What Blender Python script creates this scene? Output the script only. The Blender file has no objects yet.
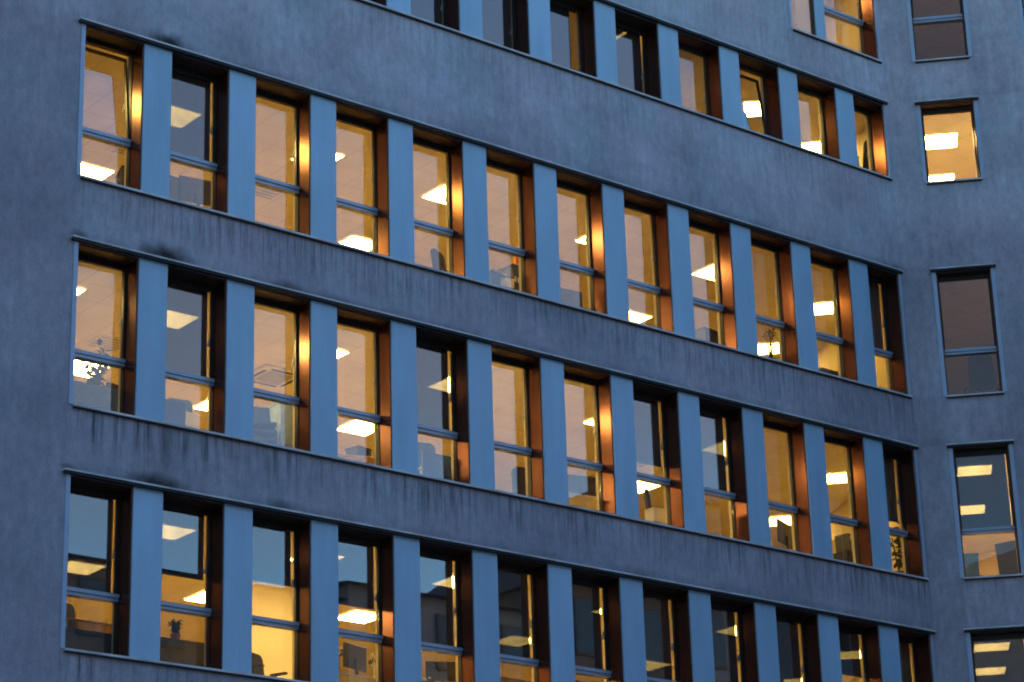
import bpy, bmesh, math, random
from mathutils import Matrix, Vector
random.seed(7)
SC = bpy.context.scene
COL = SC.collection
PI = math.pi

# ---------------------------------------------------------------- calibration
# building frame: x = along the main facade, y = depth into the building, z = height above ground
F_PX, PITCH, ROLL, AZ = 2511.57, 0.35586, -0.03066, 0.88784
MOD, PW = 1.42724, 0.45038            # window module, cladding panel width
CAM_H = 1.6
ZB = 16.58961 + CAM_H                 # height of the second row's head above ground
XV = Vector((math.sin(AZ), math.cos(AZ), 0)); YV = Vector((-math.cos(AZ), math.sin(AZ), 0))
ORG = Vector((0.44317, 36.49912, 0)) - 5 * MOD * XV
ROOT = Matrix.Translation(ORG) @ Matrix(((XV.x, YV.x, 0, 0), (XV.y, YV.y, 0, 0), (0, 0, 1, 0), (0, 0, 0, 1)))
TURN = math.atan2(-0.728, 0.686)
CORN = 15.63
def fr(x, y, ang):
    return Matrix.Translation((x, y, 0)) @ Matrix.Rotation(ang, 4, 'Z')
MAIN = Matrix.Identity(4)
FACET = fr(CORN, 0, TURN)
FL = 4.2
_e = FACET @ Vector((FL, 0, 0))
WING = fr(_e.x, _e.y, 2 * TURN)
WL = 3.9
ROWS = (-1, 0, 1, 2, 3)
TOP = {-1: 6.6, 0: 3.35, 1: 0.0, 2: -3.3, 3: -6.6}
BOT = {-1: 4.235, 0: 1.87, 1: -2.318, 2: -5.625, 3: -8.925}
def ceil_z(r): return 3.3 * (1 - r) + 0.08
def floor_z(r): return 3.3 * (1 - r) - 2.66

# ---------------------------------------------------------------- materials
def nodes(m):
    m.use_nodes = True
    return m.node_tree.nodes, m.node_tree.links
def mat(name, col, rough=0.6, metal=0.0, var=0.0, scale=6.0, emit=None, estr=0.0, stretch=(1, 1, 1), bump=0.0, spec=0.5):
    m = bpy.data.materials.new(name); N, L = nodes(m); b = N['Principled BSDF']
    b.inputs['Base Color'].default_value = (*col, 1); b.inputs['Roughness'].default_value = rough
    b.inputs['Metallic'].default_value = metal; b.inputs['Specular IOR Level'].default_value = spec
    if var > 0 or bump > 0:
        tc = N.new('ShaderNodeTexCoord'); mp = N.new('ShaderNodeMapping'); mp.inputs['Scale'].default_value = stretch
        nz = N.new('ShaderNodeTexNoise'); nz.inputs['Scale'].default_value = scale; nz.inputs['Detail'].default_value = 5
        L.new(tc.outputs['Object'], mp.inputs[0]); L.new(mp.outputs[0], nz.inputs['Vector'])
        if var > 0:
            mr = N.new('ShaderNodeMapRange'); mr.inputs[1].default_value = 0.3; mr.inputs[2].default_value = 0.7
            mr.inputs[3].default_value = 1 - var; mr.inputs[4].default_value = 1 + var
            L.new(nz.outputs[0], mr.inputs[0])
            mx = N.new('ShaderNodeMix'); mx.data_type = 'RGBA'; mx.blend_type = 'MULTIPLY'; mx.inputs[0].default_value = 1
            mx.inputs[6].default_value = (*col, 1); L.new(mr.outputs[0], mx.inputs[7]); L.new(mx.outputs[2], b.inputs['Base Color'])
        if bump > 0:
            bp = N.new('ShaderNodeBump'); bp.inputs['Strength'].default_value = bump; bp.inputs['Distance'].default_value = 0.02
            L.new(nz.outputs[0], bp.inputs['Height']); L.new(bp.outputs[0], b.inputs['Normal'])
    if emit:
        b.inputs['Emission Color'].default_value = (*emit, 1); b.inputs['Emission Strength'].default_value = estr
    return m

class G:
    """tiny node-graph helper"""
    def __init__(s, m): s.N, s.L = nodes(m)
    def put(s, sock, v):
        if isinstance(v, (int, float)): sock.default_value = v
        elif isinstance(v, tuple): sock.default_value = v if len(v) != 3 or sock.type == 'VECTOR' else (*v, 1)
        else: s.L.new(v, sock)
    def math(s, op, a, b=0.0, clamp=False):
        n = s.N.new('ShaderNodeMath'); n.operation = op; n.use_clamp = clamp; s.put(n.inputs[0], a); s.put(n.inputs[1], b); return n.outputs[0]
    def rng(s, v, a, b, c, d, smooth=False):
        n = s.N.new('ShaderNodeMapRange'); n.clamp = True
        if smooth: n.interpolation_type = 'SMOOTHSTEP'
        s.put(n.inputs[0], v)
        for i, q in enumerate((a, b, c, d)): n.inputs[i + 1].default_value = q
        return n.outputs[0]
    def noise(s, vec, scale, detail=4, stretch=(1, 1, 1), rough=0.5):
        mp = s.N.new('ShaderNodeMapping'); mp.inputs['Scale'].default_value = stretch; s.L.new(vec, mp.inputs[0])
        n = s.N.new('ShaderNodeTexNoise'); n.inputs['Scale'].default_value = scale; n.inputs['Detail'].default_value = detail
        n.inputs['Roughness'].default_value = rough; s.L.new(mp.outputs[0], n.inputs['Vector']); return n.outputs[0]
    def mix(s, f, a, b, mode='MIX'):
        n = s.N.new('ShaderNodeMix'); n.data_type = 'RGBA'; n.blend_type = mode
        s.put(n.inputs[0], f); s.put(n.inputs[6], a); s.put(n.inputs[7], b); return n.outputs[2]

CONCRETE_COL = (0.335, 0.34, 0.365)
def concrete(name, soot=True):
    m = bpy.data.materials.new(name); g = G(m); b = g.N['Principled BSDF']
    tc = g.N.new('ShaderNodeTexCoord').outputs['Object']
    sx = g.N.new('ShaderNodeSeparateXYZ'); g.L.new(tc, sx.inputs[0]); X, Y, Z = sx.outputs
    base = g.noise(tc, 0.55, 6, (1, 1, 1), 0.62)
    fine = g.noise(tc, 9.0, 5, (1, 1, 0.55), 0.6)
    strk = g.noise(tc, 5.0, 5, (1.6, 1.6, 0.10), 0.6)
    v = g.rng(base, 0.3, 0.7, 0.74, 1.20)
    v = g.math('MULTIPLY', v, g.rng(fine, 0.3, 0.7, 0.86, 1.14))
    v = g.math('MULTIPLY', v, g.rng(strk, 0.3, 0.7, 0.93, 1.07))
    grit = g.noise(tc, 30.0, 3, (1, 1, 1), 0.7)
    v = g.math('MULTIPLY', v, g.rng(grit, 0.3, 0.7, 0.90, 1.10))
    # drip streaks washed down from the sills, and grime lying on the ledges
    drip_or_shade = g.noise(tc, 5.0, 4, (2.6, 2.6, 0.14), 0.68)
    drip_or_shade = g.rng(drip_or_shade, 0.46, 0.66, 0, 1)
    thick = g.noise(tc, 0.9, 2, (1, 1, 0.2))
    thick = g.rng(thick, 0.35, 0.6, 0.35, 1)
    zr = g.math('SUBTRACT', Z, ZB)
    drops = None; lips = None
    for r in ROWS:
        q = g.math('SUBTRACT', BOT[r], zr)
        k = g.math('MULTIPLY', g.rng(q, 0.0, 0.05, 0, 1), g.rng(q, 0.15, 0.88, 1, 0, True))
        k = g.math('MULTIPLY', k, {3: 1.0, 2: 1.0, 1: 0.9}.get(r, 0.35))
        drops = k if drops is None else g.math('MAXIMUM', drops, k)
        q = g.math('SUBTRACT', zr, TOP[r])
        k = g.math('MULTIPLY', g.rng(q, 0.04, 0.06, 0, 1), g.rng(q, 0.06, 0.26, 1, 0, True))
        lips = k if lips is None else g.math('MAXIMUM', lips, k)
    inx = g.math('MULTIPLY', g.rng(X, -1.1, -0.9, 0, 1), g.rng(X, 15.45, 15.7, 1, 0.35))
    drops = g.math('MULTIPLY', g.math('MULTIPLY', drops, inx), g.math('MULTIPLY', drip_or_shade, thick))
    lipn = g.noise(tc, 1.3, 4, (1, 1, 1.5), 0.6)
    lips = g.math('MULTIPLY', g.math('MULTIPLY', lips, inx), g.rng(lipn, 0.35, 0.7, 0.1, 0.75))
    v = g.math('MULTIPLY', v, g.math('SUBTRACT', 1.0, g.math('MULTIPLY', drops, 0.74)))
    v = g.math('MULTIPLY', v, g.math('SUBTRACT', 1.0, g.math('MULTIPLY', lips, 0.55)))
    # bands between the window rows were cleaned and repainted; so were strips under the corner windows
    band = g.rng(X, -1.06, -0.98, 0.93, 1.03)
    cw = g.math('MULTIPLY', g.rng(X, 16.00, 16.05, 0, 1), g.rng(X, 16.70, 16.75, 1, 0))
    rw = g.rng(X, 15.55, 15.66, 1.0, 0.92)
    top_light = g.math('ADD', zr, g.rng(base, 0.3, 0.7, -0.5, 0.5))      # painted light: upper wall brightened in the colour
    v = g.math('MULTIPLY', v, g.rng(top_light, -0.6, 1.8, 1.0, 1.26, True))
    v = g.math('MULTIPLY', v, g.math('MULTIPLY', band, g.math('MULTIPLY', rw, g.math('ADD', 1.0, g.math('MULTIPLY', cw, 0.13)))))
    col = g.mix(1.0, CONCRETE_COL, v, 'MULTIPLY')
    hue = g.noise(tc, 0.8, 3)
    col = g.mix(g.rng(hue, 0.35, 0.7, 0, 0.8), col, g.mix(1.0, col, (1.14, 0.96, 0.98), 'MULTIPLY'))
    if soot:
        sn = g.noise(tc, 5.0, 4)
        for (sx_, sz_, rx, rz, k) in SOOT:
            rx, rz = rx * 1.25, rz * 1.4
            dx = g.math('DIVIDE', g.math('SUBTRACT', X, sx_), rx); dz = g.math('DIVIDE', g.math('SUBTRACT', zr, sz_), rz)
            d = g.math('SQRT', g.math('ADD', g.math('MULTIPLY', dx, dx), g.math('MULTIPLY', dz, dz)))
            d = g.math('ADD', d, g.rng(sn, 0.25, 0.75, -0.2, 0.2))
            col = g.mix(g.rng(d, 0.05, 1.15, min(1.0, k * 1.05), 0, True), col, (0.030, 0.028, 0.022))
    g.L.new(col, b.inputs['Base Color']); b.inputs['Roughness'].default_value = 0.9; b.inputs['Specular IOR Level'].default_value = 0.2
    bp = g.N.new('ShaderNodeBump'); bp.inputs['Strength'].default_value = 0.35; bp.inputs['Distance'].default_value = 0.012
    g.L.new(fine, bp.inputs['Height']); g.L.new(bp.outputs[0], b.inputs['Normal'])
    return m
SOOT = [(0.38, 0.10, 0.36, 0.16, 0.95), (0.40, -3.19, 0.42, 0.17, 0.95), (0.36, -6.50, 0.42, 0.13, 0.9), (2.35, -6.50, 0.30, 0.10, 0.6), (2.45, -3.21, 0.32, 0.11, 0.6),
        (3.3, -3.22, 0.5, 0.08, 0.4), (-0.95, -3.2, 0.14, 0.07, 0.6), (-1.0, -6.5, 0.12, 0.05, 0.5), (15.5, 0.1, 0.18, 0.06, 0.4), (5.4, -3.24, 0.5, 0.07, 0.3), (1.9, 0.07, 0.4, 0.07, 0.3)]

def glass_mat():
    m = bpy.data.materials.new('window_glass'); g = G(m); N = g.N
    for n in list(N): N.remove(n)
    out = N.new('ShaderNodeOutputMaterial'); tr = N.new('ShaderNodeBsdfTransparent'); gl = N.new('ShaderNodeBsdfAnisotropic')
    tr.inputs[0].default_value = (0.93, 0.95, 0.93, 1); gl.inputs['Roughness'].default_value = 0.0; gl.inputs[0].default_value = (0.95, 0.97, 1, 1)
    lw = N.new('ShaderNodeLayerWeight'); lw.inputs[0].default_value = 0.5
    f = g.math('POWER', lw.outputs['Facing'], 5.0); f = g.math('ADD', g.math('MULTIPLY', f, 1 - GLASS_R0), GLASS_R0)
    mx = N.new('ShaderNodeMixShader'); g.L.new(f, mx.inputs[0]); g.L.new(tr.outputs[0], mx.inputs[1]); g.L.new(gl.outputs[0], mx.inputs[2])
    g.L.new(mx.outputs[0], out.inputs[0])
    tc = N.new('ShaderNodeTexCoord').outputs['Object']
    nz = g.noise(tc, 0.8, 1); bp = N.new('ShaderNodeBump'); bp.inputs['Strength'].default_value = 0.08; bp.inputs['Distance'].default_value = 0.004
    g.L.new(nz, bp.inputs['Height']); g.L.new(bp.outputs[0], gl.inputs['Normal'])
    return m
GLASS_R0 = 0.097
def blind_mat():
    m = bpy.data.materials.new('blind_screen_fabric'); g = G(m); N = g.N
    for n in list(N): N.remove(n)
    out = N.new('ShaderNodeOutputMaterial'); tr = N.new('ShaderNodeBsdfTransparent'); df = N.new('ShaderNodeBsdfDiffuse')
    df.inputs[0].default_value = (0.05, 0.055, 0.06, 1)
    tc = N.new('ShaderNodeTexCoord').outputs['Object']
    op = g.rng(g.noise(tc, 3.0, 3), 0.3, 0.7, 0.10, 0.13)
    mx = N.new('ShaderNodeMixShader'); g.L.new(op, mx.inputs[0]); g.L.new(df.outputs[0], mx.inputs[1]); g.L.new(tr.outputs[0], mx.inputs[2]); g.L.new(mx.outputs[0], out.inputs[0])
    return m
def ceiling_mat():
    m = bpy.data.materials.new('ceiling_tiles'); g = G(m); b = g.N['Principled BSDF']
    tc = g.N.new('ShaderNodeTexCoord').outputs['Object']; sx = g.N.new('ShaderNodeSeparateXYZ'); g.L.new(tc, sx.inputs[0])
    ln = None
    for i, o in ((0, 0.13), (1, 0.41)):
        q = g.math('FRACT', g.math('DIVIDE', g.math('ADD', sx.outputs[i], 60 + o), 0.6))
        k = g.math('LESS_THAN', q, 0.026); ln = k if ln is None else g.math('MAXIMUM', ln, k)
    nz = g.noise(tc, 2.0, 3)
    c = g.mix(1.0, (0.80, 0.76, 0.72), g.rng(nz, 0.3, 0.7, 0.93, 1.04), 'MULTIPLY')
    c = g.mix(g.math('MULTIPLY', ln, 0.38), c, (0.30, 0.28, 0.26))
    g.L.new(c, b.inputs['Base Color']); b.inputs['Roughness'].default_value = 0.9
    return m

WARM = (1.0, 0.65, 0.20)
LAMP = 8.8
M = {}
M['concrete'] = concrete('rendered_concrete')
M['panel'] = mat('pale_blue_metal', (0.30, 0.475, 0.60), 0.42, 0.0, 0.07, 2.2, stretch=(1, 1, 0.35), bump=0.02)
def vary(m, lo, hi):
    g = G(m); b = g.N['Principled BSDF']; lk = b.inputs['Base Color'].links[0].from_socket
    oi = g.N.new('ShaderNodeObjectInfo'); k = g.rng(oi.outputs['Random'], 0, 1, lo, hi)
    tc = g.N.new('ShaderNodeTexCoord').outputs['Object']
    st = g.rng(g.noise(tc, 3.0, 4, (2.2, 2.2, 0.22), 0.6), 0.40, 0.75, 1.02, 0.92)
    g.L.new(g.mix(1.0, lk, g.math('MULTIPLY', k, st), 'MULTIPLY'), b.inputs['Base Color'])
vary(M['panel'], 0.94, 1.07)
M['trim'] = mat('pale_trim_metal', (0.34, 0.43, 0.53), 0.45, 0.0, 0.06, 4)
M['ledge'] = mat('ledge_flashing', (0.56, 0.53, 0.50), 0.6, 0.0, 0.3, 2.5)
M['drip'] = mat('dark_drip_edge', (0.02, 0.02, 0.022), 0.7)  # painted shade for the undersides of ledges and sills
M['soffit'] = mat('brown_soffit_metal', (0.055, 0.022, 0.012), 0.5, 0.0, 0.15, 5.0)
M['bronze'] = mat('bronze_reveal_metal', (0.155, 0.055, 0.034), 0.24, 0.8, 0.16, 5.0, stretch=(4, 4, 0.15), bump=0.03)
M['frame'] = mat('dark_window_frame', (0.028, 0.022, 0.018), 0.4, 0.2, 0.1, 6)
M['rail'] = mat('grey_transom_metal', (0.33, 0.38, 0.45), 0.4, 0.3, 0.06, 6)
M['glass'] = glass_mat(); M['blind'] = blind_mat(); M['ceiling'] = ceiling_mat()
M['carpet'] = mat('office_carpet', (0.36, 0.255, 0.075), 0.95, 0, 0.15, 20)
M['plaster'] = mat('painted_plaster', (0.74, 0.63, 0.44), 0.85, 0, 0.05, 3)
M['lamp'] = mat('lit_diffuser', (0.9, 0.9, 0.9), 0.5, emit=WARM, estr=LAMP)
M['lamp_strong'] = mat('bright_lit_diffuser', (0.9, 0.9, 0.9), 0.5, emit=(1.0, 0.66, 0.2), estr=12.5)
M['lamp_weak'] = mat('weaker_lit_diffuser', (0.9, 0.9, 0.9), 0.5, emit=(1.0, 0.64, 0.14), estr=3.6)
M['lamp_mid'] = mat('yellower_lit_diffuser', (0.9, 0.9, 0.9), 0.5, emit=(1.0, 0.65, 0.16), estr=7.0)
M['dimlamp'] = mat('dimmed_diffuser', (0.9, 0.9, 0.9), 0.5, emit=(1, 0.62, 0.40), estr=2.9)  # added fill glow for the dull corner rooms, never in view
M['tube'] = mat('lit_tube', (0.9, 0.9, 0.9), 0.5, emit=(1, 0.62, 0.14), estr=4.0)
M['white'] = mat('white_enamel', (0.75, 0.74, 0.72), 0.45, 0, 0.04, 5)
M['lightgrey'] = mat('light_grey_laminate', (0.52, 0.53, 0.54), 0.5, 0, 0.05, 5)
M['darkplastic'] = mat('charcoal_plastic', (0.025, 0.026, 0.03), 0.45, 0, 0.12, 9)
M['mesh'] = mat('black_chair_fabric', (0.02, 0.021, 0.025), 0.8, 0, 0.2, 30)
M['bluefab'] = mat('blue_upholstery', (0.04, 0.12, 0.36), 0.8, 0, 0.15, 20)
M['teal'] = mat('dark_teal_fabric', (0.02, 0.05, 0.06), 0.8, 0, 0.15, 20)
M['wood'] = mat('reddish_wood', (0.28, 0.11, 0.05), 0.45, 0, 0.2, 6, stretch=(1, 6, 1))
M['beech'] = mat('pale_beech', (0.55, 0.40, 0.22), 0.5, 0, 0.12, 6, stretch=(1, 8, 1))
M['leaf'] = mat('house_plant_leaf', (0.035, 0.06, 0.02), 0.5, 0, 0.35, 14)
M['soil'] = mat('terracotta_pot', (0.25, 0.11, 0.06), 0.8, 0, 0.15, 8)
M['paper'] = mat('paper_white', (0.78, 0.77, 0.72), 0.8, 0, 0.05, 10)
M['orange'] = mat('orange_cloth', (0.62, 0.20, 0.03), 0.8, 0, 0.15, 14)
M['bluecloth'] = mat('pale_blue_cloth', (0.35, 0.50, 0.62), 0.8, 0, 0.12, 10)
M['ochre'] = mat('ochre_laminate', (0.62, 0.47, 0.16), 0.5, 0, 0.06, 5)
M['steel'] = mat('brushed_steel', (0.45, 0.45, 0.46), 0.35, 0.9, 0.08, 10)
M['asphalt'] = mat('asphalt', (0.05, 0.05, 0.052), 0.9, 0, 0.25, 12, bump=0.3)
M['paving'] = mat('paving_stone', (0.22, 0.21, 0.20), 0.85, 0, 0.18, 3, bump=0.2)
M['stone'] = mat('grey_stucco', (0.30, 0.27, 0.25), 0.9, 0, 0.15, 2)
M['stone2'] = mat('brown_brick_wall', (0.20, 0.13, 0.10), 0.9, 0, 0.2, 5)
M['roof'] = mat('slate_roof', (0.06, 0.06, 0.065), 0.7, 0, 0.2, 6)
M['darkglass'] = mat('unlit_window_glass', (0.02, 0.025, 0.03), 0.08)
M['paint'] = mat('road_paint', (0.75, 0.75, 0.72), 0.7, 0, 0.1, 8)

# ---------------------------------------------------------------- mesh helpers
class MB:
    def __init__(s, fr_=None): s.v, s.f, s.m, s.T = [], [], [], fr_ or MAIN
    def _add(s, pts, faces, mi=0):
        b = len(s.v); s.v += [tuple(s.T @ Vector(p)) for p in pts]; s.f += [tuple(b + i for i in f) for f in faces]; s.m += [mi] * len(faces); return s
    def box(s, x0, x1, y0, y1, z0, z1, mi=0):
        return s._add([(x0, y0, z0), (x1, y0, z0), (x1, y1, z0), (x0, y1, z0), (x0, y0, z1), (x1, y0, z1), (x1, y1, z1), (x0, y1, z1)],
                      [(0, 3, 2, 1), (4, 5, 6, 7), (0, 1, 5, 4), (1, 2, 6, 5), (2, 3, 7, 6), (3, 0, 4, 7)], mi)
    def tube(s, pts, rads, n=10, mi=0, cap=True):
        rings = []; P = [Vector(p) for p in pts]
        if not isinstance(rads, (list, tuple)): rads = [rads] * len(P)
        vv, ff = [], []
        for i, p in enumerate(P):
            t = (P[min(i + 1, len(P) - 1)] - P[max(i - 1, 0)]).normalized()
            a = t.cross(Vector((0.013, 0.02, 1)) if abs(t.z) < 0.95 else Vector((1, 0.01, 0))).normalized(); c = t.cross(a)
            for k in range(n):
                th = 2 * PI * k / n; vv.append(p + (a * math.cos(th) + c * math.sin(th)) * rads[i])
        for i in range(len(P) - 1):
            for k in range(n): ff.append((i * n + k, i * n + (k + 1) % n, (i + 1) * n + (k + 1) % n, (i + 1) * n + k))
        if cap: ff.append(tuple(range(n))[::-1]); ff.append(tuple((len(P) - 1) * n + k for k in range(n)))
        return s._add(vv, ff, mi)
    def lathe(s, prof, cx=0, cy=0, n=16, mi=0):
        return s.tube([(cx, cy, z + i * 1e-5) for i, (r, z) in enumerate(prof)], [max(r, 1e-3) for r, z in prof], n, mi)
    def slab(s, outline, y0, y1, mi=0):
        """outline in x-z, thickness in y"""
        n = len(outline); vv = [(x, y0, z) for x, z in outline] + [(x, y1, z) for x, z in outline]
        ff = [tuple(range(n)), tuple(range(n, 2 * n))[::-1]] + [(i, i + n, (i + 1) % n + n, (i + 1) % n) for i in range(n)]
        return s._add(vv, ff, mi)
    def poly(s, outline, z0, z1, mi=0, mtop=None):
        n = len(outline); vv = [(x, y, z0) for x, y in outline] + [(x, y, z1) for x, y in outline]
        s._add(vv, [tuple(range(n))[::-1]] + [(i, (i + 1) % n, (i + 1) % n + n, i + n) for i in range(n)], mi)
        return s._add([(x, y, z1) for x, y in outline], [tuple(range(n))], mi if mtop is None else mtop)
    def build(s, name, ms, parent=None, smooth=False, bevel=0.0):
        me = bpy.data.meshes.new(name); me.from_pydata(s.v, [], s.f)
        for m in (ms if isinstance(ms, (list, tuple)) else [ms]): me.materials.append(m)
        me.polygons.foreach_set('material_index', s.m)
        bm = bmesh.new(); bm.from_mesh(me); bmesh.ops.remove_doubles(bm, verts=bm.verts, dist=1e-5); bmesh.ops.recalc_face_normals(bm, faces=bm.faces); bm.to_mesh(me); bm.free()
        if smooth:
            for p in me.polygons: p.use_smooth = True
        o = bpy.data.objects.new(name, me); COL.objects.link(o)
        if parent: o.parent = parent
        if bevel:
            bv = o.modifiers.new('bevel', 'BEVEL'); bv.width = bevel; bv.segments = 2; bv.limit_method = 'ANGLE'
        return o
def tag(o, label, cat, group=None, kind=None):
    if label: o['label'] = label
    if cat: o['category'] = cat
    if group: o['group'] = group
    if kind: o['kind'] = kind
    return o
def empty(name, mtx, label, cat, group=None):
    o = bpy.data.objects.new(name, None); o.empty_display_size = 0.2; COL.objects.link(o); o.matrix_world = mtx
    return tag(o, label, cat, group)
def at(s, d, zr, rot=0.0, frame=MAIN):
    """world matrix of a place in the building frame (zr: height relative to the second row's window heads)"""
    return ROOT @ frame @ Matrix.Translation((s, d, zr + ZB)) @ Matrix.Rotation(rot, 4, 'Z')
def copy_tree(o, mtx=None, parent=None):
    c = o.copy(); COL.objects.link(c)
    if parent: c.parent = parent; c.matrix_parent_inverse = o.matrix_parent_inverse
    if mtx is not None: c.matrix_world = mtx
    for ch in o.children: copy_tree(ch, None, c)
    return c

# ---------------------------------------------------------------- the office building
bld = empty('office_building', ROOT, 'concrete office building with long ribbons of tall lit windows between pale blue panels', 'building')

def holed_wall(frame, x0, x1, z0, z1, holes, th, name):
    xs = sorted({x0, x1} | {h[0] for h in holes} | {h[1] for h in holes}); zs = sorted({z0, z1} | {h[2] for h in holes} | {h[3] for h in holes})
    def solid(i, j):
        if i < 0 or j < 0 or i >= len(xs) - 1 or j >= len(zs) - 1: return False
        cx, cz = (xs[i] + xs[i + 1]) / 2, (zs[j] + zs[j + 1]) / 2
        return not any(h[0] < cx < h[1] and h[2] < cz < h[3] for h in holes)
    b = MB(frame)
    for i in range(len(xs) - 1):
        for j in range(len(zs) - 1):
            if not solid(i, j): continue
            a, c, e, f = xs[i], xs[i + 1], zs[j] + ZB, zs[j + 1] + ZB
            b._add([(a, 0, e), (c, 0, e), (c, 0, f), (a, 0, f)], [(0, 1, 2, 3)])
            b._add([(a, th, e), (c, th, e), (c, th, f), (a, th, f)], [(3, 2, 1, 0)])
            if not solid(i - 1, j): b._add([(a, 0, e), (a, th, e), (a, th, f), (a, 0, f)], [(3, 2, 1, 0)])
            if not solid(i + 1, j): b._add([(c, 0, e), (c, th, e), (c, th, f), (c, 0, f)], [(0, 1, 2, 3)])
            if not solid(i, j - 1): b._add([(a, 0, e), (c, 0, e), (c, th, e), (a, th, e)], [(3, 2, 1, 0)])
            if not solid(i, j + 1): b._add([(a, 0, f), (c, 0, f), (c, th, f), (a, th, f)], [(0, 1, 2, 3)])
    return b.build(name, M['concrete'], bld)

S0, S1 = -0.96, 15.51
SM1 = 13.28                                   # the topmost ribbon starts late
RT_TOP = 9.2
holes = [(SM1 if r == -1 else S0, S1, BOT[r] - 0.035, TOP[r]) for r in ROWS]
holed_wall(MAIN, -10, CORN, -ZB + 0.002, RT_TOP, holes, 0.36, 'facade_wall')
FW = [(0.59, 1.555), (2.62, 3.585)]
FBOT = {-1: 4.21, 0: 1.755, 1: -2.34, 2: -5.635, 3: -8.93}
FTOP = {-1: 6.6, 0: 3.31, 1: 0.005, 2: -3.3, 3: -6.59}
fh = [(a, b, FBOT[r] - 0.03, FTOP[r]) for r in ROWS for a, b in FW]
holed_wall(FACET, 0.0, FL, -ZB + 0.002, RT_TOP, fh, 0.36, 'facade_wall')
WH = [(0.9, 1.9, FBOT[r] - 0.03, FTOP[r]) for r in (1, 2, 3)]
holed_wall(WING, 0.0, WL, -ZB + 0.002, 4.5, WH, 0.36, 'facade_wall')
for r in (1, 2, 3):
    MB(WING).box(0.9, 1.9, 0.2, 0.21, FBOT[r] + ZB, FTOP[r] + ZB).build('wing_window', M['darkglass'], bld)
# wing body behind its wall
MB(WING).box(0.2, WL - 0.003, 0.365, 6, -ZB + ZB + 0.002, 4.47 + ZB).build('wing_block', M['concrete'], bld)

# floors: a slab per storey whose underside is the tiled ceiling
def iv(frame, x, y):
    p = frame @ Vector((x, y, 0)); return (p.x, p.y)
outline = [(-10, 0.362), (CORN - 0.16, 0.362), iv(FACET, FL - 0.05, 0.362), iv(FACET, FL - 0.05, 6.5), (20.5, 8.0), (-10, 8.0)]
for r in (-2, -1, 0, 1, 2, 3):
    if r == -2: z0, z1 = ceil_z(-1), ceil_z(-1) + 0.5
    else: z0, z1 = (ceil_z(r + 1) if r < 3 else floor_z(3) - 0.4), floor_z(r)
    MB().poly(outline, z0 + ZB, z1 + ZB, 0, 1).build('floor_slab', [M['ceiling'], M['carpet']], bld)
MB().box(-10, 20.5, 8.0, 8.2, 4, RT_TOP + ZB - 0.02).build('back_wall', M['plaster'], bld)
MB().box(-10.2, -10.002, 0.01, 8.2, 0.002, RT_TOP + ZB - 0.02).build('end_wall', M['concrete'], bld)
q = iv(FACET, FL - 0.05, 3.4)
# partition behind the corner, dividing off the corner room, one per storey
BIS = fr(CORN + 0.18, 0.40, math.atan2(0.907, 0.42))
for r in ROWS:
    z0, z1 = floor_z(r) + ZB + 0.002, ceil_z(r) + ZB - 0.002
    MB(BIS).box(0, 8.2, -0.05, 0.05, z0, z1).build('partition', M['plaster'], bld)
    ed = MB(FACET).box(FL - 0.2, FL - 0.06, 0.365, 6.4, z0, z1); ed.build('partition', M['plaster'], bld)
def partition(r, s0, s1, d0, d1, ztop=None):
    MB().box(s0, s1, d0, d1, floor_z(r) + ZB + 0.002, (ceil_z(r) if ztop is None else floor_z(r) + ztop) + ZB - 0.002).build('partition', M['plaster'], bld)
partition(3, 3.52, 5.2, 3.2, 3.3)

# ledges, sills, jamb trims
def ledge(frame, x0, x1, ztop, out=0.08):
    ztop += 0.03
    MB(frame).box(x0, x1, -out, 0.03, ztop + 0.002 + ZB, ztop + 0.026 + ZB).box(x0 + .012, x1 - .012, -out + .022, 0.02, ztop - 0.030 + ZB, ztop + 0.0015 + ZB, 1).build('ledge', [M['ledge'], M['drip']], bld)  # lower dark box is painted shade under the lip
def sill(frame, x0, x1, zb):
    MB(frame).box(x0, x1, -0.05, -0.002, zb - 0.030 + ZB, zb - 0.001 + ZB).box(x0 + .02, x1 - .02, -0.002, 0.40, zb - 0.029 + ZB, zb - 0.001 + ZB).box(x0 + .01, x1 - .01, -0.042, -0.002, zb - 0.048 + ZB, zb - 0.0305 + ZB, 1).build('sill', [M['ledge'], M['drip']], bld)  # last box, dark, stands in for the shade below the sill
for r in ROWS:
    a = SM1 if r == -1 else S0
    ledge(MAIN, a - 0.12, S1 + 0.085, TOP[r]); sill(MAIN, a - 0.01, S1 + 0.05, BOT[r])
    z0, z1 = BOT[r] + ZB, TOP[r] + ZB
    MB().box(a - 0.065, a, -0.012, 0.30, z0, z1).build('jamb_trim', M['trim'], bld)
    MB().box(S1, S1 + 0.055, -0.012, 0.30, z0, z1).build('jamb_trim', M['trim'], bld)
    for a, b in FW:
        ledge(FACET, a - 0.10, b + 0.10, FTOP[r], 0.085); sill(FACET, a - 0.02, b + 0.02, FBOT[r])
        z0, z1 = FBOT[r] + ZB, FTOP[r] + ZB
        MB(FACET).box(a - 0.07, a, -0.012, 0.30, z0, z1).build('jamb_trim', M['trim'], bld)
        MB(FACET).box(b, b + 0.07, -0.012, 0.30, z0, z1).build('jamb_trim', M['trim'], bld)

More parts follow.
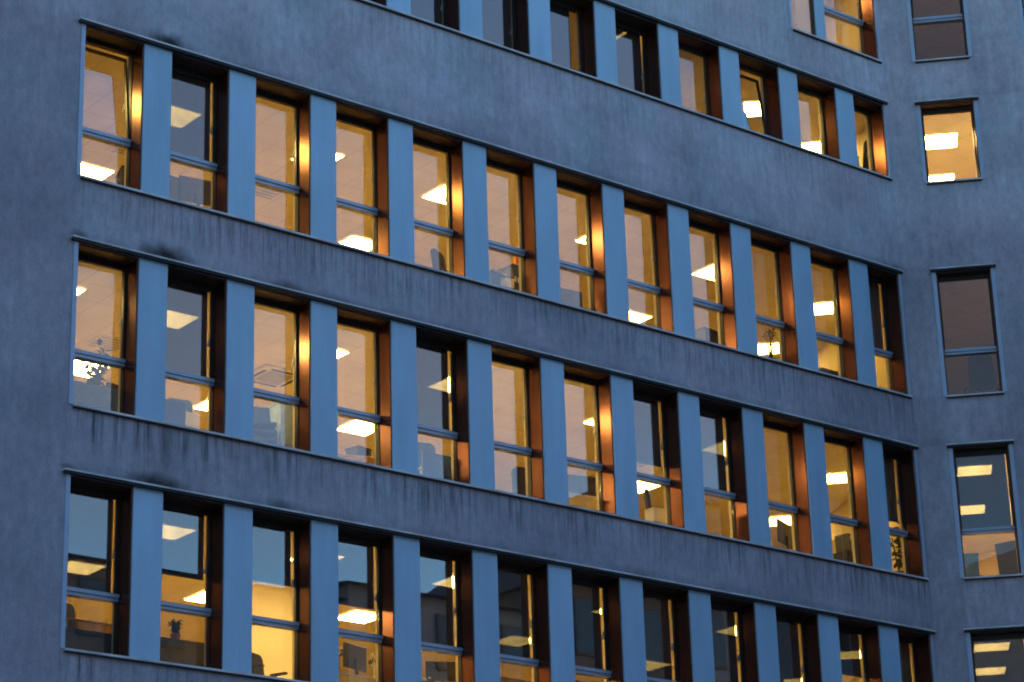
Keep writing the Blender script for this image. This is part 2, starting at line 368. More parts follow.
# windows
GD = 0.335                                    # depth of the glass
TRZ = 1.475                                   # transom below the head
def window(frame, x0, x1, zt, zb, transom=True, tilt=0.0, gd=GD, reveals=True):
    w = None
    T = frame
    zt += ZB; zb += ZB
    f = MB(T); fw = 0.010
    f.box(x0 + .021, x0 + .021 + fw, gd - .03, gd + .05, zb, zt - .02).box(x1 - .021 - fw, x1 - .021, gd - .03, gd + .05, zb, zt - .02)
    f.box(x0 + .021 + fw, x1 - .021 - fw, gd - .03, gd + .05, zt - .075, zt - .02).box(x0 + .021 + fw, x1 - .021 - fw, gd - .03, gd + .05, zb, zb + .035)
    w = f.build('window', M['frame'], bld)
    if reveals:
        rv = MB(T); a, b = 0.034, gd + .052
        rv.box(x0, x0 + .02, a, b, zb, zt).box(x1 - .02, x1, a, b, zb, zt).box(x0 + .02, x1 - .02, a, gd + .05, zt - .019, zt, 1)
        rv.build('reveal', [M['bronze'], M['soffit']], w)
        MB(T).box(x0, x0 + .02, gd + .054, .455, zb, zt).box(x1 - .02, x1, gd + .054, .455, zb, zt).box(x0 + .02, x1 - .02, gd + .054, .455, zt - .019, zt).build('inner_lining', M['plaster'], w)
    i0, i1 = x0 + .021 + fw, x1 - .021 - fw
    ztr = zt - TRZ
    usb = ztr + 0.05 if transom else zb + .036
    # opening sash with its pane, hinged along the bottom edge
    hinge = Vector((i0, gd + .0, usb))
    ts = T @ Matrix.Translation(hinge) @ Matrix.Rotation(-tilt, 4, 'X')
    wd, ht = i1 - i0, (zt - .076) - usb
    s = MB(ts); b = .020
    s.box(.001, b, -.012, .04, 0, ht).box(wd - b, wd - .001, -.012, .04, 0, ht).box(b, wd - b, -.012, .04, ht - b - .01, ht).box(b, wd - b, -.012, .04, 0, b)
    s.build('sash', M['frame'], w)
    MB(ts).box(b, wd - b, .006, .013, b, ht - b - .01).build('pane', M['glass'], w)
    h = MB(ts).box(wd - .026, wd - .004, .041, .075, ht * .40, ht * .40 + .10).box(wd - .03, wd - .0, .076, .092, ht * .40 - .02, ht * .40 + .05); h.build('handle', M['white'], w)
    if transom:
        t = MB(T).box(i0, i1, gd - .075, gd + .05, ztr - .002, ztr + .049).box(i0, i1, gd - .055, gd + .05, ztr - .050, ztr - .004)
        t.build('transom', M['rail'], w)
        MB(T).box(i0, i1, gd + .006, gd + .013, zb + .036, ztr - .051).build('pane', M['glass'], w)
    return w
def wspan(j):
    a = S0 if j == 0 else (j - 1) * MOD + PW
    b = S1 if j == 11 else j * MOD
    return a, b
TILTED = {(1, 0): math.radians(5.5), (0, 9): math.radians(7)}
for r in (0, 1, 2, 3):
    for j in range(12):
        a, b = wspan(j)
        window(MAIN, a, b, TOP[r], BOT[r], r != 0, TILTED.get((r, j), 0.0))
    for k in range(11):
        s = k * MOD; z0, z1 = BOT[r] + ZB, TOP[r] + ZB
        MB().box(s, s + PW, 0.004, 0.033, z0, z1).build('cladding_panel', M['panel'], bld)
        MB().box(s + .001, s + PW - .001, 0.0345, 0.46, z0, z1).build('pier_core', M['plaster'], bld)
# topmost ribbon: a flush window, a narrow panel and a deep window
z0, z1 = BOT[-1] + ZB, TOP[-1] + ZB
window(MAIN, SM1, 13.90, TOP[-1], BOT[-1], True, 0, 0.06)
MB().box(13.90, 14.15, 0.004, 0.033, z0, z1).build('cladding_panel', M['panel'], bld)
MB().box(13.90, 14.15, 0.0345, 0.46, z0, z1).build('pier_core', M['plaster'], bld)
window(MAIN, 14.15, S1, TOP[-1], BOT[-1])
for r in ROWS:
    for a, b in FW: window(FACET, a, b, FTOP[r], FBOT[r], r != 0, 0, 0.22)
_a, _b = iv(FACET, FL - .02, 6.35), (20.55, 8.1)
for r in ROWS:
    n_ = Vector((_b[0] - _a[0], _b[1] - _a[1], 0)); MB(fr(*_a, math.atan2(n_.y, n_.x))).box(0, n_.length, -.05, .05, floor_z(r) + ZB + .002, ceil_z(r) + ZB - .002).build('partition', M['plaster'], bld)
# flat roof with parapet coping
MB().poly([(-10.1, -0.06), (CORN + .03, -0.06), iv(FACET, FL, -0.06), iv(FACET, FL, 6.5), (20.5, 8.3), (-10.1, 8.3)], RT_TOP + ZB, RT_TOP + ZB + 0.12).build('roof', M['ledge'], bld)

# ---------------------------------------------------------------- wording for labels
ORD = ['first', 'second', 'third', 'fourth', 'fifth', 'sixth', 'seventh', 'eighth', 'ninth', 'tenth', 'eleventh', 'last']
ROWN = {-1: 'short ribbon in the top right corner', 0: 'highest long row', 1: 'second long row', 2: 'third long row', 3: 'lowest row'}
def where(r, j): return '%s window of the %s' % (ORD[j], ROWN[r])

# ---------------------------------------------------------------- ceiling lights
LG = 'square ceiling lights glowing in the offices'
def make_light():
    t = empty('ceiling_light', MAIN, '', 'ceiling light', LG)
    fm = MB(); a, b = .312, .302
    fm.box(-a, a, -a, -b, -.022, 0).box(-a, a, b, a, -.022, 0).box(-a, -b, -b, b, -.022, 0).box(b, a, -b, b, -.022, 0)
    fm.build('frame', M['white'], t)
    MB().box(-b, b, -b, b, -.016, -.003).build('diffuser', M['lamp'], t)
    return t
LIGHT = [None]
def light(r, c, d, label, rot=0.0, dim=False):
    m = at(c, d, ceil_z(r) - 0.003, rot)
    if LIGHT[0] is None: LIGHT[0] = make_light()
    o = copy_tree(LIGHT[0], m); o['label'] = label
    kind = 'dimlamp' if dim else 'lamp_weak' if (r > 0 and 12 < c < 17 and d > 1.9) else 'lamp_strong' if c > 17.2 and r in (0, 2) else 'lamp_weak' if r == 3 and 9 < c < 17 else 'lamp_mid' if r == 0 or (r == 1 and c < 5) else 'lamp'
    if kind != 'lamp':
        for ch in o.children:
            if ch.name.startswith('diffuser'):
                if kind not in DIFF: DIFF[kind] = ch.data.copy(); DIFF[kind].materials[0] = M[kind]
                ch.data = DIFF[kind]
    return o
DIFF = {}
NEAR, FAR = 1.935, 4.52
K = 'square ceiling light '
for r, lst in {
    1: [(-1.02, NEAR, 'just inside the open tilted first window of the second long row'), (1.66, NEAR, 'blurred by the blind of the second window, second long row'), (4.29, NEAR, 'between third and fourth windows of the second long row'),
        (6.88, NEAR, 'beaming beside the bright reveal in the fifth window, second long row'), (10.16, NEAR, 'cut by the frame in the seventh window, second long row'), (12.86, NEAR, 'in the ninth window of the second long row'),
        (1.64, FAR, 'low over the sill in the first window, second long row'), (4.35, FAR + .15, 'far behind the monitors of the second window, second long row'), (6.88, FAR, 'resting on the sill line in the fourth window, second long row'), (13.1, FAR + .02, 'just above the sill in the eighth window, second long row')],
    2: [(-0.24, 1.92, 'at the upper left of the first window, third long row'), (1.67, NEAR, 'glowing through the blind in the second window, third long row'), (4.36, NEAR, 'between third and fourth windows of the third long row'),
        (6.92, NEAR, 'crossing the blind edge in the fifth window, third long row'), (10.18, NEAR, 'cut by the frame in the seventh window, third long row'), (12.84, NEAR, 'in the ninth window of the third long row, over the cabinet'),
        (1.66, FAR + .02, 'behind the plant in the first window, third long row'), (4.36, 4.88, 'small in the lower pane, second window, third long row'), (6.92, FAR, 'over the desk in the fourth window, third long row'), (13.06, 4.46, 'under the transom of the eighth window, third long row')],
    3: [(1.60, 1.80, 'high in the second window, lowest row, behind its blind'), (4.18, 1.80, 'hidden mostly behind the third panel of the lowest row'), (6.80, 1.78, 'crossing the blind edge in the fifth window, lowest row'), (10.05, 1.80, 'small in the seventh window, lowest row'), (12.72, 1.72, 'in the ninth window of the lowest row'),
        (1.50, 4.15, 'above the red desk in the first window, lowest row'), (4.10, 4.62, 'above the transom in the second window, lowest row'), (6.76, 4.36, 'bright above the transom in the fourth window, lowest row'), (9.95, 4.30, 'above the transom in the sixth window, lowest row'), (13.1, 4.5, 'barely visible in the eighth window, lowest row')]}.items():
    for c, d, t in lst: light(r, c, d, K + t)
for r, c, d, t in [(1, 16.48, 4.2, 'behind the twiggy plant, tenth window, second long row'), (1, 15.745, 2.12, 'level and rectangular in the eleventh window, second long row'),
                   (2, 16.9, 4.6, 'above the dark monitor, tenth window, third long row'), (2, 15.745, 2.11, 'level and rectangular in the eleventh window, third long row'),
                   (3, 16.4, 4.0, 'at the bottom edge in the tenth window, lowest row'), (3, 15.65, 2.0, 'in the eleventh window of the lowest row'),
                   (0, 13.8, 1.44, 'doubled by the tilted open sash, tenth window, highest long row'), (0, 15.86, 2.17, 'on the sill line of the eleventh window, highest long row'),
                   (0, 17.63, 0.51, 'upper of two in the short bright window by the corner'), (0, 19.0, 1.83, 'lower of two in the short bright window by the corner'),
                   (2, 17.53, 0.38, 'upper of two in the corner window above the blackboard shape'), (2, 19.35, 2.15, 'lower of two in the corner window above the blackboard shape'),
                   (3, 17.36, 0.24, 'upper of two in the lowest corner window'), (3, 18.77, 1.56, 'lower of two in the lowest corner window')]:
    light(r, c, d, K + t, TURN)
light(-1, 13.75, 1.5, K + 'at the top edge, left pane of the short top ribbon'); light(-1, 14.2, 4.1, K + 'deeper inside the short top ribbon')
light(1, 18.92, -1.16, 'dimmed square ceiling light in the unlit corner room', TURN, True); light(-1, 18.92, -1.16, 'dimmed square ceiling light in the dull topmost corner room', TURN, True)  # weak unseen lights, added to give these rooms a faint glow
for r_, nm in ((0, 'short bright'), (2, 'two light'), (3, 'lowest')):
    light(r_, 18.92, -1.16, K + 'out of sight at the far end of the %s corner room' % nm, TURN)  # extra unseen lights that brighten the corner rooms
t = empty('tube_light', at(9.75, 0.95, ceil_z(0) - 0.05), 'thin yellow tube light on a dark ceiling, eighth window, highest long row', 'tube light')
MB().tube([(0, -.38, 0), (0, .38, 0)], .018, 10).build('tube', M['tube'], t); MB().box(-.03, .03, -.42, .42, .02, .048).build('batten', M['white'], t)
light(0, 8.6, 4.2, K + 'lighting the room behind the blinds, highest long row')  # extra light beyond view, added so the gap beside the blind glows

for ch in list(LIGHT[0].children): bpy.data.objects.remove(ch)
bpy.data.objects.remove(LIGHT[0])
# ceiling cassette and vents
ac = empty('ceiling_cassette', at(4.33, 3.22, ceil_z(2) - 0.003), 'square ceiling air conditioner with dark grille, third window of the third long row', 'air conditioner')
MB().box(-.42, .42, -.42, .42, -.03, 0).build('fascia', M['white'], ac)
MB().box(-.23, .23, -.23, .23, -.036, -.031).build('grille', M['steel'], ac)
for k in range(4):
    R = Matrix.Rotation(k * PI / 2, 4, 'Z'); MB(R).box(-.25, .25, .29, .34, -.036, -.031).build('louvre', M['darkplastic'], ac)
v0 = empty('ceiling_vent', at(1.45, 3.35, ceil_z(2) - 0.003), 'dark slotted ceiling vent above the plant, first window of the third long row', 'air vent')
MB().box(-.3, .3, -.3, .3, -.012, 0).build('plate', M['white'], v0); g_ = MB()
for k in range(5): g_.box(-.24, .24, -.22 + k * .1, -.17 + k * .1, -.018, -.013)
g_.build('slot', M['steel'], v0)
for r, s, d, t in ((1, 1.75, 3.35, 'pale ceiling vent under the transom of the tilted first window'), (1, 4.35, 3.5, 'faint ceiling vent under the transom, third window, second long row'), (2, 12.1, 3.3, 'faint ceiling vent in the seventh window, third long row')):
    c = copy_tree(v0, at(s, d, ceil_z(r) - 0.003)); c['label'] = t

# ---------------------------------------------------------------- roller blinds
BG = 'dark roller blinds lowered over the upper panes'
def blind(frame, x0, x1, zt, drop, label, gd=GD, gap=0.035):
    d = gd + .095
    t = empty('roller_blind', ROOT @ frame @ Matrix.Translation(((x0 + x1) / 2, d, zt + ZB)), label, 'roller blind', BG)
    w = (x1 - x0) / 2 - .03
    MB().box(-w, w - gap, -.002, .002, -drop, -.06).build('fabric', M['blind'], t)
    MB().tube([(-w, 0.02, -.05), (w - .02, 0.02, -.05)], .025, 12).build('tube', M['darkplastic'], t)
    MB().box(-w, w - gap, -.008, .008, -drop - .02, -drop).build('bottom_bar', M['darkplastic'], t)
FULL = TRZ - .03
for r, j, dr in [(0, j_, 1.38) for j_ in range(2, 8)] + [(1, 1, FULL), (1, 11, FULL), (2, 1, FULL), (2, 4, FULL), (2, 7, 1.17), (2, 8, FULL), (2, 11, 1.22),
                 (3, 0, FULL), (3, 1, .98), (3, 2, .86), (3, 3, 1.0), (3, 4, FULL), (3, 5, FULL), (3, 6, FULL), (3, 7, FULL), (3, 8, FULL), (3, 9, FULL), (3, 10, .80), (3, 11, .78)]:
    a, b = wspan(j); blind(MAIN, a, b, TOP[r], dr, 'dark roller blind %s in the %s' % ('half lowered' if dr < 1.1 else 'lowered to the sill' if r == 0 else 'lowered to the transom', where(r, j)), gap=.17 if (r, j) == (0, 6) else .008 if r == 0 else .035)
blind(FACET, *FW[0], FTOP[2], FULL, 'dark roller blind lowered in the corner window above the blackboard shape', .22)
blind(FACET, *FW[0], FTOP[3], FULL, 'dark roller blind lowered in the lowest corner window', .22)

# ---------------------------------------------------------------- furniture
def W(r, s, d, rot=0, frame=MAIN, up=0.0): return at(s, d, floor_z(r) + up + 0.003, rot, frame)
def rounded(w, h, rad, z=0, n=5):
    pts = []
    for cx, cz, a0 in ((w - rad, h - rad, 0), (-w + rad, h - rad, PI / 2), (-w + rad, rad, PI), (w - rad, rad, 1.5 * PI)):
        for k in range(n + 1):
            a = a0 + PI / 2 * k / n; pts.append((cx + rad * math.cos(a), z + cz + rad * math.sin(a)))
    return pts
def office_chair(mtx, label, fab='mesh', top=1.05):
    t = empty('office_chair', mtx, label, 'office chair')
    MB().box(-.24, .24, -.24, .22, .43, .51).build('seat', M[fab], t, bevel=.03)
    bk = MB(Matrix.Translation((0, .22, .58)) @ Matrix.Rotation(-.12, 4, 'X')); bk.slab(rounded(.22, top - .56, .10), -.03, .03); bk.build('backrest', M[fab], t, bevel=.01)
    MB().tube([(0, .2, .46), (0, .27, .50), (0, .27, .75)], .022).build('spine', M['darkplastic'], t)
    for s in (-1, 1):
        MB().tube([(s * .25, .05, .46), (s * .29, .05, .50), (s * .29, .05, .66)], .016, 8).box(s * .29 - .03, s * .29 + .03, -.12, .14, .66, .69).build('armrest', M['darkplastic'], t)
    MB().tube([(0, 0, .09), (0, 0, .43)], .03).build('column', M['steel'], t)
    b = MB()
    for k in range(5):
        a = 2 * PI * k / 5; b.tube([(0, 0, .10), (.28 * math.cos(a), .28 * math.sin(a), .055)], [.03, .018], 8)
    b.build('base', M['darkplastic'], t)
    for k in range(5):
        a = 2 * PI * k / 5; MB().tube([(.28 * math.cos(a) - .02, .28 * math.sin(a), .029), (.28 * math.cos(a) + .02, .28 * math.sin(a), .029)], .028, 8).build('castor', M['darkplastic'], t)
    return t
def desk(mtx, label, w=1.4, dp=.7, h=.74, top='lightgrey', screen=0.0):
    t = empty('desk', mtx, label, 'desk')
    MB().box(-w / 2, w / 2, -dp / 2, dp / 2, h - .028, h).build('desktop', M[top], t, bevel=.004)
    for sx in (-1, 1):
        for sy in (-1, 1):
            MB().box(sx * (w / 2 - .05) - .02, sx * (w / 2 - .05) + .02, sy * (dp / 2 - .05) - .02, sy * (dp / 2 - .05) + .02, 0, h - .029).build('leg', M['steel'], t)
    if screen: MB().box(-w / 2, w / 2, -dp / 2 - .032, -dp / 2 - .002, .3, screen).build('privacy_screen', M['bluefab'], t)
    return t
def monitor(mtx, label, w=.54, h=.34, lift=.14):
    t = empty('monitor', mtx, label, 'monitor')
    MB().box(-w / 2, w / 2, -.02, .015, lift, lift + h).build('housing', M['darkplastic'], t, bevel=.008)
    MB().box(-w / 2 + .012, w / 2 - .012, .0152, .018, lift + .012, lift + h - .012).build('screen', M['darkglass'], t)
    MB().box(-.03, .03, -.05, -.021, .012, lift + .15).build('stand', M['darkplastic'], t)
    MB().box(-.12, .12, -.10, .08, 0, .012).build('foot', M['darkplastic'], t)
    return t
def cabinet(mtx, label, w=.8, dp=.42, h=1.1, m='lightgrey', doors=2):
    t = empty('cabinet', mtx, label, 'cabinet')
    MB().box(-w / 2, w / 2, -dp / 2, dp / 2, 0, h).build('carcass', M[m], t, bevel=.005)
    MB().box(-w / 2 - .01, w / 2 + .01, -dp / 2 - .01, dp / 2 + .025, h + .001, h + .022).build('top', M[m], t)
    for k in range(doors):
        x0 = -w / 2 + k * w / doors
        d = MB().box(x0 + .004, x0 + w / doors - .004, dp / 2 + .001, dp / 2 + .02, .05, h - .01).build('door', M[m], t)
        MB().box(x0 + w / doors - .05, x0 + w / doors - .03, dp / 2 + .021, dp / 2 + .04, h * .55, h * .55 + .12).build('handle', M['steel'], d)
    return t
def plant(mtx, label, h=.6, n=140, spread=.22, pot=.14, leaf=.05, stems=5):
    t = empty('house_plant', mtx, label, 'plant')
    MB().lathe([(pot * .7, 0), (pot, pot * 1.6), (pot * 1.06, pot * 1.62), (pot * 1.06, pot * 1.8), (pot * .9, pot * 1.8), (pot * .88, pot * 1.65)]).build('pot', M['soil'], t)
    st = MB(); lf = MB(); rnd = random.Random(label)
    z0 = pot * 1.6
    for k in range(stems):
        a = rnd.uniform(0, 2 * PI); rr = spread * rnd.uniform(.3, 1); hh = z0 + h * rnd.uniform(.65, 1)
        p = [Vector((0, 0, z0)), Vector((rr * .35 * math.cos(a), rr * .35 * math.sin(a), z0 + (hh - z0) * .5)), Vector((rr * math.cos(a), rr * math.sin(a), hh))]
        st.tube(p, [.010, .007, .003], 6)
        for i in range(n // stems):
            u = rnd.uniform(.15, 1); q = p[1] + (p[2] - p[1]) * (u * 2 - 1) if u > .5 else p[0] + (p[1] - p[0]) * u * 2
            dr = Vector((rnd.gauss(0, 1), rnd.gauss(0, 1), rnd.gauss(.2, .7))).normalized(); L_ = leaf * rnd.uniform(.7, 1.6); sd = dr.cross(Vector((0, 0, 1))).normalized() * L_ * .33
            e = q + dr * L_; up = Vector((0, 0, -.15 * L_))
            lf._add([q, q + dr * L_ * .5 + sd + up, e + up * 2, q + dr * L_ * .5 - sd + up], [(0, 1, 2, 3)])
    st.build('stem', M['leaf'], t); lf.build('foliage', M['leaf'], t)
    return t
def stacking_chair(mtx, label):
    t = empty('stacking_chair', mtx, label, 'chair', 'blue chairs in one stack')
    MB().box(-.22, .22, -.21, .21, .44, .49).build('seat', M['bluefab'], t, bevel=.018)
    MB(Matrix.Translation((0, -.22, .56)) @ Matrix.Rotation(.14, 4, 'X')).slab(rounded(.21, .30, .06), -.02, .02).build('backrest', M['bluefab'], t)
    for s in (-1, 1):
        MB().tube([(s * .235, .2, 0), (s * .235, .18, .455)], .011, 8).build('leg', M['steel'], t)
        MB().tube([(s * .235, -.27, 0), (s * .235, -.2, .44), (s * .225, -.24, .80)], .011, 8).build('leg', M['steel'], t)
    return t
def box_thing(name, mtx, label, cat, w, d, h, m, lid=None):
    t = empty(name, mtx, label, cat)
    MB().box(-w / 2, w / 2, -d / 2, d / 2, 0, h).build('body', M[m], t, bevel=.006)
    MB().box(-w / 2 - .006, w / 2 + .006, -d / 2 - .006, d / 2 + .006, h + .001, h + .03).build('lid', M[lid or m], t)
    return t
def binder(mtx, label):
    t = empty('ring_binder', mtx, label, 'binder'); MB().box(-.035, .035, -.14, .14, 0, .31).build('cover', M['darkplastic'], t); MB().box(-.02, .02, -.1405, -.1405 - .002, .18, .27).build('spine_label', M['paper'], t); return t
def desk_lamp(mtx, label):
    t = empty('desk_lamp', mtx, label, 'desk lamp')
    MB().lathe([(.09, 0), (.09, .02), (.02, .03)]).build('foot', M['darkplastic'], t)
    MB().tube([(0, 0, .03), (-.08, 0, .26), (.14, 0, .42)], .009, 8).build('arm', M['darkplastic'], t)
    MB(Matrix.Translation((.16, 0, .36))).lathe([(.075, 0), (.03, .09), (.015, .1)]).build('shade', M['darkplastic'], t); return t
def desk_fan(mtx, label):
    t = empty('desk_fan', mtx, label, 'fan')
    MB().lathe([(.10, 0), (.10, .02), (.015, .04), (.015, .18)]).build('stand', M['white'], t)
    hd = Matrix.Translation((0, 0, .28)); ring = MB(hd)
    for rr in (.13, .09, .05): ring.tube([(rr * math.cos(k * PI / 10), -.04, rr * math.sin(k * PI / 10)) for k in range(21)], .005, 6)
    for k in range(8): ring.tube([(0, -.045, 0), (.13 * math.cos(k * PI / 4), -.04, .13 * math.sin(k * PI / 4))], .003, 5)
    ring.build('grille', M['white'], t); MB(hd).tube([(0, -.02, 0), (0, .07, 0)], [.05, .04], 12).build('motor', M['darkplastic'], t); 
    bl = MB(hd)
    for k in range(3):
        R = Matrix.Rotation(k * 2 * PI / 3, 4, 'Y'); bl._add([R @ Vector(p) for p in ((.02, -.03, -.02), (.11, -.02, -.05), (.12, -.035, .03), (.02, -.03, .02))], [(0, 1, 2, 3)])
    bl.build('blade', M['lightgrey'], t); return t
def phone(mtx, label):
    t = empty('desk_phone', mtx, label, 'telephone'); MB().slab([(-.1, 0), (.1, 0), (.1, .03), (-.1, .07)], -.09, .09).build('base', M['darkplastic'], t)
    MB().tube([(-.08, -.06, .09), (0, -.06, .115), (.08, -.06, .075)], [.022, .016, .022], 8).build('handset', M['darkplastic'], t); return t
def hanging(mtx, label, m, name, cat, w=.35, h=.8):
    """cloth or bag hanging from a hook: a folded sheet"""
    t = empty(name, mtx, label, cat); vv, ff = [], []
    nx, nz = 12, 8
    for k in range(nz + 1):
        u = k / nz; ww = w * (.25 + .75 * min(1, u * 2.2))
        for i in range(nx + 1):
            a = i / nx * 2 * PI; rad = ww / 2; vv.append((rad * math.cos(a), .07 * math.sin(a) * (.5 + u) + .02 * math.sin(a * 3 + u * 4), -h * u + .02 * math.sin(a * 2)))
    for k in range(nz):
        for i in range(nx): ff.append((k * (nx + 1) + i, k * (nx + 1) + i + 1, (k + 1) * (nx + 1) + i + 1, (k + 1) * (nx + 1) + i))
    MB()._add(vv, ff).build('cloth', M[m], t, smooth=True)
    MB().tube([(0, 0, 0), (0, 0, .05), (.02, 0, .07), (.03, 0, .05)], .006, 6).build('hook', M['steel'], t); return t

# -- second long row
cabinet(W(1, .60, 1.10, -.3), 'dark cabinet corner at the bottom of the tilted first window, second long row', .6, .4, 1.16, 'darkplastic', 1)
desk(W(1, 1.45, 1.15), 'grey desk behind the sill, second window of the second long row', 1.5, .7)
monitor(W(1, 1.02, 1.02, +.1, up=.745), 'back of a dark monitor standing left on the desk, second long row', .50, .36)
monitor(W(1, 1.50, .98, -.15, up=.745), 'larger dark monitor right of its twin, second window, second long row', .58, .40)
office_chair(W(1, 6.05, .74, .5), 'black office chair back in the fifth window, second long row', 'mesh', 1.16)
desk(W(1, 7.15, 1.10), 'cluttered grey desk in the sixth window, second long row', 1.4, .75, screen=0)
box_thing('document_box', W(1, 6.92, .88, .2, up=.745), 'blue grey document box on the cluttered desk', 'box', .36, .26, .22, 'bluefab', 'lightgrey')
binder(W(1, 7.30, .95, .3, up=.745), 'dark ring binder standing beside the document box'); binder(W(1, 7.40, .97, .1, up=.745), 'second dark ring binder, nearer the window reveal')
box_thing('coffee_machine', W(1, 7.46, 1.02, .1, up=.745), 'black coffee machine behind the ring binders, sixth window', 'coffee machine', .34, .34, .46, 'darkplastic')
box_thing('paper_tray', W(1, 7.12, .86, -.2, up=.745), 'white paper tray on the cluttered desk', 'tray', .24, .3, .12, 'paper', 'paper')
desk_lamp(W(1, 7.20, 1.15, 2.4, up=.745), 'dark desk lamp bending over the paper tray, sixth window')
hanging(at(7.53, .95, -1.02), 'small orange bag hanging by the frame of the sixth window', 'orange', 'hanging_bag', 'bag', .16, .42)
desk(W(1, 8.5, 1.12), 'pale desk seen in the seventh window, second long row', 1.1, .7)
monitor(W(1, 8.46, .98, -.1, up=.745), 'blue reflecting monitor back in the seventh window, second long row', .74, .30, .07)
phone(W(1, 8.10, .92, .3, up=.745), 'dark desk phone left of the wide monitor, seventh window')
box_thing('storage_box', W(1, 11.55, .95, .2, up=.0), 'dark storage box at the bottom of the ninth window, second long row', 'box', .5, .4, .95, 'darkplastic')
office_chair(W(1, 11.80, 1.35, .2), 'dark chair behind the storage box in the ninth window')
plant(W(1, 13.30, 1.12, 0, up=0.62), 'twiggy plant on a thin stand before the bright light, tenth window', .95, 70, .16, .10, .06, 6)
box_thing('plant_stand', W(1, 13.30, 1.12), 'slim stand carrying the twiggy plant', 'stand', .3, .3, .58, 'beech')
cabinet(W(1, 14.5, .95), 'low dark cabinet edge in the eleventh window, second long row', .7, .4, .80, 'darkplastic')
# -- third long row
desk(W(2, -.2, 1.35), 'desk with blue privacy screen in the first window, third long row', 1.3, .7, screen=1.06)
plant(W(2, .12, 1.28, 0, up=.745), 'dark leafy plant on the desk, first window of the third long row', .85, 170, .22, .10, .10, 7)
monitor(W(2, .42, 1.22, .2, up=.745), 'dark monitor back right of the leafy plant, first window of the third long row', .46, .34)
box_thing('document_box', W(2, -.38, 1.18, .1, up=.745), 'small pale box on the desk beside the leafy plant', 'box', .2, .2, .3, 'paper')
desk(W(2, .82, .90), 'desk with pale blue screen in the second window, third long row', .66, .5, screen=.93)
box_thing('document_box', W(2, 1.36, .95, .1, up=.0), 'small grey carton beside the desk screen, second window, third long row', 'box', .3, .25, .86, 'paper')
office_chair(W(2, 1.42, 1.45, 2.9), 'blue office chair rising behind a desk screen, third long row', 'bluefab', 1.17)
for k in range(5):
    stacking_chair(W(2, 2.62, .98, 2.7, up=.12 * k), 'blue stacking chair, %s in the stack at the third window' % ['lowest', 'second lowest', 'middle one', 'second highest', 'topmost'][k])
cabinet(W(2, 3.15, 1.05), 'tall pale cabinet beside the stacked blue chairs, third window', .55, .45, 1.33, 'bluecloth', 1)
desk(W(2, 4.35, 1.25, -.35), 'pale desk running into the room, fourth window of the third long row', 1.3, .8, .78, 'beech')
box_thing('document_box', W(2, 4.55, 1.25, .2, up=.785), 'dark box on the pale desk, fourth window of the third long row', 'box', .3, .25, .22, 'darkplastic')
office_chair(W(2, 5.62, 1.25, 2.8), 'blue grey chair with domed back in the fifth window, third long row', 'bluefab', 1.22)
desk(W(2, 5.85, .98), 'desk with blue screen in the fifth window, third long row', 1.1, .6, screen=.98)
office_chair(W(2, 7.42, .68, -.3), 'black office chair beside the frame of the sixth window, third long row', 'mesh', 1.16)
desk(W(2, 7.35, 1.6), 'white desk corner behind the black chair, sixth window, third long row', 1.0, .6, .80, 'white')
desk(W(2, 8.55, .95), 'white framed desk in the seventh window, third long row', .9, .6, .82, 'white')
monitor(W(2, 8.75, 1.05, -.3, up=.825), 'dark monitor on the white framed desk', .5, .32)
office_chair(W(2, 10.45, .95, .9), 'tall black chair with arched back in the eighth window, third long row', 'mesh', 1.28)
box_thing('document_box', W(2, 10.05, .75, .1, up=.62), 'white box at the bottom of the eighth window, third long row', 'box', .3, .2, .2, 'paper')
box_thing('plant_stand', W(2, 10.05, .75), 'low stand under the white box in the eighth window', 'stand', .34, .26, .58, 'lightgrey')
desk(W(2, 13.6, 1.35), 'desk under the dark monitor, tenth window of the third long row', 1.2, .7)
monitor(W(2, 13.42, 1.20, +.4, up=.745), 'large dark monitor on a desk, tenth window of the third long row', .66, .40)
cabinet(W(2, 14.98, 1.30), 'pale yellow cabinet in the eleventh window, third long row', .62, .42, 1.17, 'ochre', 1)
binder(W(2, 14.62, 1.0, .2, up=.9), 'dark ring binder left of the pale yellow cabinet'); box_thing('plant_stand', W(2, 14.62, 1.0), 'stand carrying a ring binder, eleventh window', 'stand', .2, .32, .86, 'darkplastic')
box_thing('plant_stand', W(2, 15.82, .85), 'stand behind the last window of the third long row', 'stand', .34, .34, .45, 'darkplastic')
plant(W(2, 15.82, .85, 0, up=.485), 'climbing plant silhouetted in the last window, third long row', 1.15, 150, .2, .11, .09, 6)
# -- lowest row
desk(W(3, .12, 1.20), 'reddish wooden desk in the first window, lowest row', 1.3, .75, .98, 'wood')
office_chair(W(3, -.30, .90, .25), 'black high backed chair by the reddish desk, lowest row', 'mesh', 1.27)
cabinet(W(3, -.35, .62), 'dark green cabinet under the first window, lowest row', .9, .3, .72, 'teal', 1)
cabinet(W(3, 1.35, 1.15), 'long dark cabinet in the second window, lowest row', 1.1, .5, .90, 'darkplastic', 2)
plant(W(3, 1.36, 1.13, 0, up=.925), 'small round plant on the dark cabinet, lowest row', .26, 160, .09, .07, .06, 6)
office_chair(W(3, 2.74, .92, .4), 'black chair top in the third window before the bright wall, lowest row', 'mesh', .94)
desk(W(3, 4.25, 1.10), 'desk in the fourth window of the lowest row', 1.3, .75)
monitor(W(3, 4.28, 1.0, +.3, up=.745), 'dark monitor in the fourth window of the lowest row', .52, .36)
desk_fan(W(3, 4.56, .92, .2, up=.745), 'white desk fan by the monitor, fourth window, lowest row')
box_thing('document_box', W(3, 3.88, 1.15, .1, up=.745), 'reddish box on the desk, fourth window, lowest row', 'box', .3, .25, .3, 'wood')
